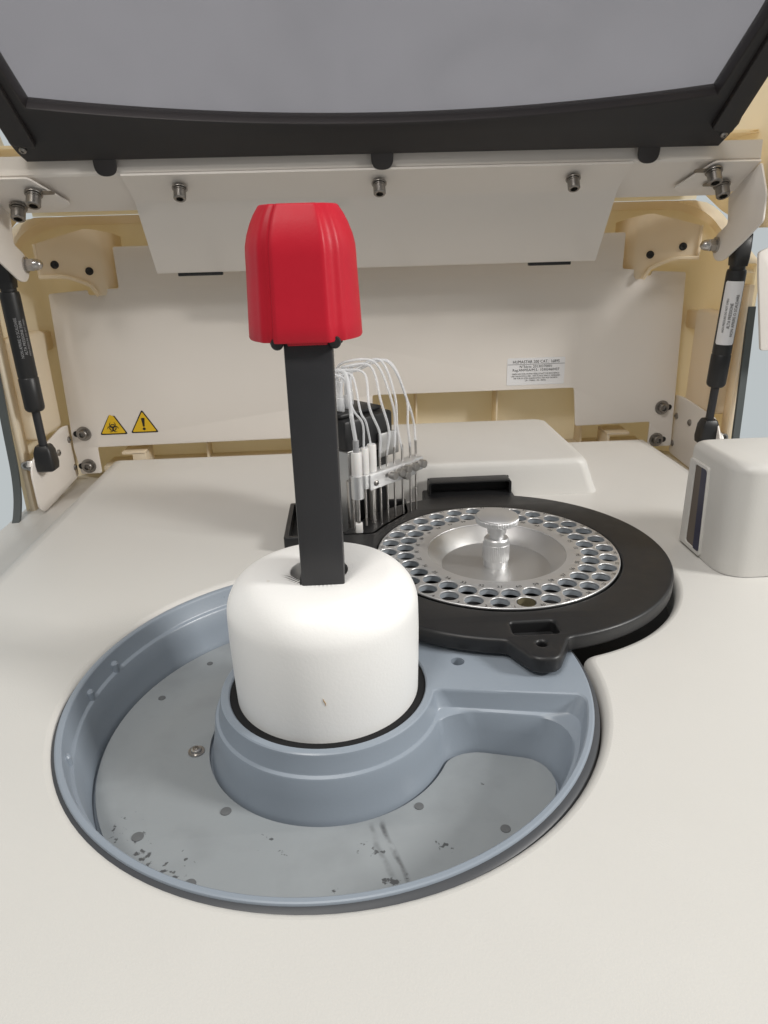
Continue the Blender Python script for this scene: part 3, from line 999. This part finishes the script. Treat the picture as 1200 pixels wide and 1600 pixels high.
bio.fill([circ(cx, cz, 0.0011, 12)], 0, 0.0002, M=xz(PY-0.0011))
bio.build('biohazard_symbol', M_INK, w1)

# type plate
lx, lz = 0.2530, 0.0885
LAB = Shape().fill([rrect(lx-0.0395, lx+0.0395, lz-0.0190, lz+0.0175, 0.002)], 0.0, 0.0003, M=xz(PY)).build('type_label', M_WHITE, PAN)
tx = Shape()


def lab_m(dx, dz):
    return frame_matrix((lx+dx, PY-0.0005, lz+dz), (1, 0, 0), (0, 0, 1))


tx.text('HUMASTAR 200 CAT.: 16895', 0.0056, lab_m(0, 0.0122), sx=0.92)
tx.text('N°Série: 20130370001', 0.0050, lab_m(0, 0.0058), sx=0.98)
tx.text('Reg.ANVISA/M.S.: 10303460437', 0.0050, lab_m(0, 0.0012), sx=0.98)
for i, t in enumerate(('FABRICADO POR: HUMAN GESELLSCHAFT FUR BIOCHEMICA', 'UND DIAGNOSTICA MBH - MAX PLANCK RING 21 WIESBADEN', 'IMP. POR: IN VITRO DIAGNOSTICA LTDA RUA CROMITA', '278 - ITABIRA - MG - BRASIL')):
    tx.text(t, 0.0029, lab_m(0, -0.0040-0.0030*i), sx=0.82)
tx.fill([rrect(-0.039, 0.039, -0.0002, 0.0002, 0.0001, 1)], 0, 0.0001, M=frame_matrix((lx, PY-0.0005, lz+0.0090), (1, 0, 0), (0, 0, 1)))
tx.build('label_print', M_INK, LAB)

# ------------------------------------------------------------------ rear cover (cream moulding behind everything)
RC = thing('rear_cover', 'cream plastic rear shell with ribs wrapping around behind the white panel', 'rear cover', (XM, 0.99, -0.05))
HWX = 0.4425


def wall_path(off):
    """Plan of the inside of the shell: left wall, rounded corner, back, rounded corner, right wall."""
    r = 0.055
    x0, x1, yb = XM-HWX-off, XM+HWX+off, 1.0+off
    out = [(x0, 0.845), (x0, 0.88), (x0, 0.91)]
    for i in range(9):
        t = PI - PI/2*i/8
        out.append((x0+r+r*math.cos(t), yb-r+r*math.sin(t)))
    for i in range(1, 6):
        out.append((x0+r+(x1-x0-2*r)*i/6, yb))
    for i in range(9):
        t = PI/2 - PI/2*i/8
        out.append((x1-r+r*math.cos(t), yb-r+r*math.sin(t)))
    out += [(x1, 0.91), (x1, 0.88), (x1, 0.845)]
    return out


def wall_top(y):
    return 0.296 if y > 0.985 else 0.296 - (0.985-y)*0.53


sh = Shape()
pin, pout = wall_path(0.0), wall_path(0.006)
sh.loops([[(x, y, -0.06) for x, y in pin], [(x, y, 0.10) for x, y in pin], [(x, y, wall_top(y)-0.014) for x, y in pin],
          [(x, y, wall_top(y)) for x, y in pin], [(x, y, wall_top(y)) for x, y in pout], [(x, y, -0.06) for x, y in pout]], closed=False)
sh.build('shell_wall', M_CREAM, RC, angle=35)
led = Shape()
pl = wall_path(-0.012)
led.loops([[(x, y, wall_top(y)-0.009) for x, y in pin], [(x, y, wall_top(y)-0.009) for x, y in pl], [(x, y, wall_top(y)+0.0015) for x, y in pl], [(x, y, wall_top(y)+0.0015) for x, y in pin]], closed=False)
led.build('top_lip', M_CREAM, RC, angle=35)
# ribs and ledges seen under the panel
for x in (-0.205, -0.065, 0.092, 0.206, 0.330):
    Shape().box(x-0.0012, x+0.0012, 0.970, 1.0, -0.04, 0.10, bev=0.0005).build('rib', M_CREAM, RC)
Shape().box(XM-0.385, XM+0.385, 0.955, 1.002, -0.045, -0.024, bev=0.002).build('bottom_ledge', M_CREAM, RC)
for x in (-0.300, 0.375):
    s = Shape()
    s.box(x-0.016, x+0.016, 0.945, 0.985, -0.006, -0.002, bev=0.0008)
    s.box(x-0.002 if x < 0 else x-0.016, x+0.002 if x > 1 else x-0.012 if x > 0 else x+0.016, 0.945, 0.985, -0.030, -0.004, bev=0.0006)
    s.build('hook_rib', M_CREAM, RC)
# horizontal bead on the side walls, and the thick front pillars with a lower sill
for sx in (-1, 1):
    x = XM+sx*HWX
    a, c = sorted((x, x-sx*0.012))
    Shape().box(a, c, 0.90, 0.997, 0.135, 0.160, bev=0.003).build('bead', M_CREAM, RC)
    a, c = sorted((x+sx*0.001, x-sx*0.022))
    Shape().box(a, c, 0.858, 0.935, 0.040, 0.165, bev=0.006, seg=3).build('pillar', M_CREAM, RC)
    a, c = sorted((x+sx*0.001, x-sx*0.006))
    Shape().box(a, c, 0.842, 0.86, -0.05, 0.20, bev=0.002).build('front_edge', M_CREAM, RC)
    gx = XM+(0.4385 if sx > 0 else -0.4410)
    g = [(gx, 0.842, 0.175), (gx, 0.838, 0.12), (gx, 0.834, 0.06), (gx, 0.830, 0.005), (gx, 0.818, -0.030), (gx, 0.795, -0.052), (gx, 0.74, -0.062), (gx, 0.66, -0.066)]
    path = bez(g, 6)
    sl_ = []
    for i, p in enumerate(path):
        t = path[min(i+1, len(path)-1)] - path[max(i-1, 0)]
        t.normalize()
        nn = Vector((0, -t.z, t.y))
        x1, x2 = sorted((0.0, sx*0.0085))
        sl_.append([p + Vector((x_, 0, 0)) + nn*w_ for x_, w_ in ((x1, -0.002), (x2, -0.002), (x2, 0.002), (x1, 0.002))])
    Shape().loops(sl_, True, True).build('seal', M_GASK, RC, angle=40)
# corner gussets: upright plates turned towards the middle, with two screws each
for sx in (-1, 1):
    x0 = XM
    def gp(u):
        # plan position along the gusset: u = 0 at the back wall, 1 at the front outer edge
        key = [(0.0, 0.3240, 0.990), (0.22, 0.3270, 0.962), (0.40, 0.3400, 0.945), (0.60, 0.3620, 0.935), (1.0, 0.4060, 0.918)]
        for (a, xa, ya), (c, xc, yc) in zip(key, key[1:]):
            if u <= c+1e-9:
                t = (u-a)/(c-a)
                return x0+sx*(xa+(xc-xa)*t), ya+(yc-ya)*t
    us = [0, 0.11, 0.22, 0.28, 0.34, 0.40, 0.46, 0.52, 0.58, 0.64, 0.72, 0.80, 0.90, 1.0]

    def zt(u):
        return 0.272 + 0.010*min(1, u/0.5) if u < 0.5 else 0.282 - 0.016*(u-0.5)/0.5

    def zb(u):
        if u < 0.40:
            return 0.2115
        if u < 0.47:
            return 0.2035
        return 0.2085 + 0.020*min(1, ((u-0.46)/0.30))**0.6
    th = 0.003
    A = [(gp(u)[0], gp(u)[1], zt(u)) for u in us]
    Bq = [(gp(u)[0], gp(u)[1], zb(u)) for u in us]
    A2 = [(p[0]+sx*0.001, p[1]+th, p[2]) for p in A]
    B2 = [(p[0]+sx*0.001, p[1]+th, p[2]) for p in Bq]
    g = Shape()
    g.loops([A, Bq, B2, A2, A], closed=False)
    g.bm.faces.new([g.bm.verts.new(p) for p in (A[-1], Bq[-1], B2[-1], A2[-1])])
    G = g.build('corner_gusset', M_CREAM, RC, angle=50)
    # stiffening rim along the outer upright edge and the curved lower edge
    Shape().tube([A[-1], Bq[-1]] , 0.0022, 8).build('gusset_rim', M_CREAM, G)
    Shape().tube([tuple(Vector(p)+Vector((0, -0.004, 0))) for p in Bq[6:]], 0.0026, 8).build('gusset_rim', M_CREAM, G)
    n = Vector((-sx*0.35, -0.94, 0)).normalized()
    for u, z in ((0.52, 0.2330), (0.84, 0.2420)):
        x, y = gp(u)
        put(dark_screw, 'screw', G, axis_matrix((x, y-0.0005, z), n) @ Matrix.Scale(1.05, 4))

# ------------------------------------------------------------------ lid (raised)
LID = thing('tilting_hatch', 'raised instrument hatch with smoked grey window in a dark frame', 'hatch', (XM, 0.82, 0.33))
LA = R(45)
LM = frame_matrix((XM, 0.790, 0.3445), (1, 0, 0), (0, -math.cos(LA), math.sin(LA)))      # local x right, y up along the lid, z towards the operator/down
LEN = 0.52
fo_ = [(-0.344, 0.0), (-0.349, 0.010), (-0.352, 0.022), (-0.350, 0.040), (-0.3560, 0.10), (-0.40, LEN), (0.41, LEN), (0.364, 0.10), (0.357, 0.045), (0.3585, 0.025), (0.354, 0.012), (0.349, 0.0)]
pane = []
for i in range(25):
    t = i/24
    x = -0.3205 + 0.642*t
    pane.append((x, 0.0345 + 0.0225*(2*t-1)**2))
win = pane + [(0.3215+0.010*1, 0.12), (0.37, LEN-0.04), (-0.36, LEN-0.04), (-0.3205-0.008, 0.12)]
Shape().fill([fo_, win], -0.011, 0.006, bev=0.002, M=LM).build('lid_frame', M_FRAME, LID)
# inner step of the frame along the sides and the raised side ribs
for sx in (-1, 1):
    M2 = LM @ Matrix.Translation((sx*0.3375 + (0.004 if sx > 0 else 0), 0.0, 0.006))
    Shape().fill([rounded([(-0.011, 0.022), (0.011, 0.018), (sx*0.010+0.012, 0.12), (sx*0.05+0.012, LEN), (sx*0.05-0.010, LEN), (sx*0.010-0.010, 0.12)], 0.004, 3)], -0.001, 0.005, bev=0.0015, M=M2).build('frame_rib', M_FRAME, LID)
for sx in (-1, 1):
    put(rivet_me, 'screw', LID, LM @ Matrix.Translation((sx*0.345+0.003, 0.014, 0.006)) @ Matrix.Scale(0.8, 4))
wp = [(x*1.008, y-0.003) for x, y in pane] + [(0.336, 0.12), (0.376, LEN-0.035), (-0.366, LEN-0.035), (-0.332, 0.12)]
Shape().fill([wp], -0.008, -0.005, M=LM).build('lid_window', M_PANE, LID)
for x in (-0.2695, 0.0050, 0.2775):
    Shape().fill([rounded([(x-0.0112, 0.006), (x-0.0112, -0.0175), (x+0.0112, -0.0175), (x+0.0112, 0.006)], [0, 0.0112, 0.0112, 0], 7)], 0.0022, 0.0055, bev=0.001,
                 M=frame_matrix((XM, 0.790, 0.3445), (1, 0, 0), (0, -0.15, 1))).build('frame_tab', M_FRAME, LID)

# hinge rail: a shallow white beam under the frame
sec = [(0.7960, 0.3470), (0.7945, 0.3300), (0.7962, 0.3278), (0.8500, 0.2975), (0.8530, 0.2985), (0.8620, 0.3450)]
rl = Shape()
xa, xb = XM-0.405, XM+0.400
rl.loops([[(xa, y, z) for y, z in sec], [(xb, y, z) for y, z in sec]], cap0=True, cap1=True)
rl.build('hinge_rail', M_SHEET, LID, angle=20)
# black strips glimpsed under the centre plate
for xa, xb in ((-0.196, -0.1440), (0.2210, 0.2720)):
    Shape().box(xa, xb, 0.884, 0.892, 0.2262, 0.2330, bev=0.001).build('bumper', M_BLACK, LID)
# centre plate: flange screwed under the rail, then bent down


def strip(secs, xs0, xs1, th):
    s = Shape()
    up_ = [(y, z) for y, z in secs]
    off = []
    for i, (y, z) in enumerate(secs):
        a = Vector(secs[max(i-1, 0)])
        c = Vector(secs[min(i+1, len(secs)-1)])
        d = (c-a).normalized()
        nn = Vector((-d.y, d.x))
        off.append((y+nn.x*th, z+nn.y*th))
    L_ = [(y, z) for y, z in up_] + off[::-1]
    s.loops([[(xs0, y, z) for y, z in L_], [(xs0, y, z) for y, z in L_], [(xs1, y, z) for y, z in L_]], cap0=True, cap1=True)
    return s


secs = [(0.7880, 0.3268), (0.7900, 0.3262), (0.8265, 0.3058), (0.8292, 0.3030), (0.8310, 0.3000), (0.8790, 0.2330), (0.8812, 0.2305), (0.8845, 0.2298)]
strip(secs, -0.2190, 0.3005, 0.0022).build('centre_plate', M_SHEET, LID, angle=20)
bnrm = Vector((0, -0.489, -0.872)).normalized()
for x in (-0.1650, 0.0395, 0.2430):
    put(bolt_me, 'bolt', LID, axis_matrix((x, 0.8035, 0.3175), bnrm, random.random()) @ Matrix.Scale(0.88, 4))
# side brackets with two bolts and an acorn nut each
for sx, xp in ((-1, -0.3580), (1, 0.4350)):
    s = Shape()
    xi = xp - sx*0.070
    fl_pts = [(0.0, 0.0), (0.0, -0.0535), (-0.0625, -0.0535), (-0.073, -0.045), (-0.0485, 0.0)]
    if sx < 0:
        fl_pts = [(-a, b_) for a, b_ in fl_pts]
    dirv = Vector((0, -0.872, 0.489))
    FM = frame_matrix((xp, 0.7885, 0.3278), (1, 0, 0), dirv)
    s.fill([rounded(fl_pts, [0.001, 0.001, 0.004, 0.004, 0.004], 3)], -0.0022, 0.0, bev=0.0005, M=frame_matrix((xp, 0.7870, 0.3262), (1, 0, 0), dirv))
    side = [(0.7865, 0.3255), (0.7680, 0.2950), (0.7660, 0.2685), (0.7944, 0.2507), (0.8372, 0.2270), (0.8560, 0.2270), (0.8660, 0.2400), (0.8610, 0.2545), (0.8370, 0.2665), (0.8440, 0.2960)]
    s.fill([rounded(side, [0.004, 0.004, 0.004, 0.004, 0.012, 0.012, 0.012, 0.010, 0.004, 0.002], 4)], -0.0011, 0.0011, bev=0.0005, M=yz(xp))
    BR = s.build('side_bracket', M_SHEET, LID)
    # flange local frame: x across, y towards the operator
    for dx, dy in ((-0.0460, -0.010), (-0.0245, -0.035)) if sx > 0 else ((0.0455, -0.020), (0.0195, -0.043)):
        base = Vector((xp+dx, 0.7870, 0.3262)) + dirv*dy
        put(bolt_me, 'bolt', BR, axis_matrix(base + bnrm*0.0002, bnrm, random.random()))
        sl = Shape().fill([rrect(-0.013, 0.013, -0.0035, 0.0035, 0.0034)], 0, 0.0003, M=frame_matrix(base + bnrm*0.0024 + Vector((0.008*sx*-1, 0, 0)), (1, 0, 0), dirv))
        sl.build('slot', M_BOLT, BR)
    put(nut_me, 'acorn_nut', BR, axis_matrix((xp-sx*0.0011, 0.8560, 0.2445), (-sx, 0, 0)))
Shape().fill([rounded([(0.4535, 0.2370), (0.505, 0.2580), (0.505, 0.3600), (0.540, 0.3600), (0.540, 0.1300), (0.4740, 0.1300), (0.4570, 0.2150)], 0.003, 3)], 0.0, 0.004, bev=0.0008, M=xz(0.802)).build('end_trim', M_SHEET, LID)
# cream outer cover of the lid: rear hood and side cheeks
oc = Shape()
cheek = [(0.985, 0.306), (0.930, 0.283), (0.860, 0.262), (0.800, 0.262), (0.730, 0.31), (0.61, 0.42), (0.40, 0.62), (0.40, 0.98), (0.62, 0.78), (0.80, 0.58), (0.93, 0.42), (0.985, 0.33)]
for sx in (-1, 1):
    x = XM + sx*0.435
    oc.fill([rounded(cheek, 0.004, 3)], -0.0015, 0.0015, bev=0.0005, M=yz(x))
topc = [(1.004, 0.2985), (0.998, 0.330), (0.94, 0.362), (0.865, 0.362)]
oc.loops([[(XM-0.435, y, z) for y, z in topc], [(XM+0.435, y, z) for y, z in topc], [(XM+0.435, y+0.003, z+0.003) for y, z in topc], [(XM-0.435, y+0.003, z+0.003) for y, z in topc]], closed=False)
oc.build('lid_cover', M_CREAM, LID, angle=30)

# ------------------------------------------------------------------ gas springs


def gas_spring(label, sx):
    x0, y0, z0 = (XM + sx*0.4160, 0.8440, 0.0200)     # lower ball end
    x1, y1, z1 = (XM + sx*0.4130, 0.8300, 0.2440)     # upper ball end
    if sx < 0:
        x1, y1, z1 = (-0.3765, 0.8450, 0.2430)
        x0 = -0.3735
    else:
        x1 = 0.4500
        x0 = 0.4490
    T = thing('gas_spring', label, 'gas spring', (x0, y0, z0), 'gas springs holding up the lid')
    a, c = Vector((x0, y0, z0)), Vector((x1, y1, z1))
    d = (c-a).normalized()
    L = (c-a).length
    AM = axis_matrix(a, d)
    # steadier frame: local y towards the operator
    ez = d
    ex = Vector((1, 0, 0)) - ez*ez.x
    ex.normalize()
    ey = ez.cross(ex)
    AM = Matrix(((ex.x, ey.x, ez.x, a.x), (ex.y, ey.y, ez.y, a.y), (ex.z, ey.z, ez.z, a.z), (0, 0, 0, 1)))
    e = Shape()
    e.loops([[AM @ Vector((x, y, z)) for x, y in rrect(-w, w, -w, w, w*0.35, 3)] for w, z in ((0.007, -0.013), (0.0105, -0.011), (0.0115, -0.004), (0.0105, 0.012), (0.0085, 0.018), (0.0075, 0.0195))], True, True)
    e.build('rod_end', M_BLACK, T)
    Shape().lathe([(0.0, 0.016), (0.0048, 0.016), (0.0048, 0.075), (0, 0.075)], M=AM, seg=24).build('piston_rod', M_POST, T)
    Shape().lathe([(0.0, 0.0615), (0.0085, 0.0615), (0.0105, 0.0635), (0.0112, 0.066), (0.0112, 0.100), (0.0106, 0.101), (0.0104, 0.1015)], M=AM, seg=40).build('guide_sleeve', M_BLACK, T)
    CY = Shape().lathe([(0.0104, 0.1015), (0.0108, 0.1030), (0.0108, L-0.030), (0.0102, L-0.0265), (0.0085, L-0.0255), (0.0085, L-0.022), (0, L-0.022)], M=AM, seg=40).build('cylinder', M_BLACK, T)
    u_ = Shape()
    u_.loops([[AM @ Vector((x, y+(0.004 if z > L else 0), z)) for x, y in rrect(-w, w, -w, w, w*0.3, 3)] for w, z in ((0.0082, L-0.022), (0.0088, L-0.014), (0.0088, L-0.002), (0.0096, L+0.012), (0.006, L+0.016))], True, True)
    u_.build('upper_end', M_BLACK, T)
    rr = 0.0110

    def on(p, ang0):
        # x of text runs down/up the tube, y wraps round it
        t = ang0 - p.y/rr
        return AM @ Vector(((rr+0.0002+p.z)*math.cos(t), (rr+0.0002+p.z)*math.sin(t), p.x))
    zc = (0.1050 + L - 0.034)/2
    if sx > 0:
        # white wrap-round label, facing the operator and a little to the left; lettering reads upwards
        lps = []
        lz0, lz1 = 0.112, L-0.036
        lb = Shape()
        for i in range(15):
            t = R(-172 + 122*i/14)
            lps.append([AM @ Vector((rr*math.cos(t), rr*math.sin(t), z)) for z in (lz0+0.002, lz0+0.004, lz1-0.004, lz1-0.002)] if 0 < i < 14 else
                       [AM @ Vector((rr*math.cos(t), rr*math.sin(t), z)) for z in (lz0+0.004, lz0+0.005, lz1-0.005, lz1-0.004)])
        lb.loops(lps, closed=False)
        LB = lb.build('label', M_WHITE, CY, angle=80)
        t_ = Shape()
        for k, (s_, sz) in enumerate((('HIGH PRESSURE DO NOT OPEN', 0.0034), ('ALTA PRESSIONE', 0.0048), ('NON APRIRE O SCALDARE', 0.0050))):
            y0_ = 0.0045 - 0.0050*k
            t_.text(s_, sz, None, wrap=lambda p, y0_=y0_: on(Vector((p.x + zc, p.y + y0_, 0.0003)), R(-112)), sx=0.80)
        t_.build('label_print', M_INK, LB)
    else:
        t_ = Shape()
        for k, (s_, sz) in enumerate((('NON APRIRE O SCALDARE', 0.0044), ('ALTA PRESSIONE 250N', 0.0044), ('HIGH PRESSURE DO NOT OPEN', 0.0034))):
            y0_ = 0.0050 - 0.0045*k
            t_.text(s_, sz, None, wrap=lambda p, y0_=y0_: on(Vector((p.x + zc, p.y + y0_, 0.0)), R(-42)), sx=0.85)
        t_.build('cylinder_print', M_INKW, CY)
    return T


gas_spring('black gas spring on the left, with faint print straight on its cylinder', -1)
gas_spring('black gas spring on the right, with a white paper label on its cylinder', 1)
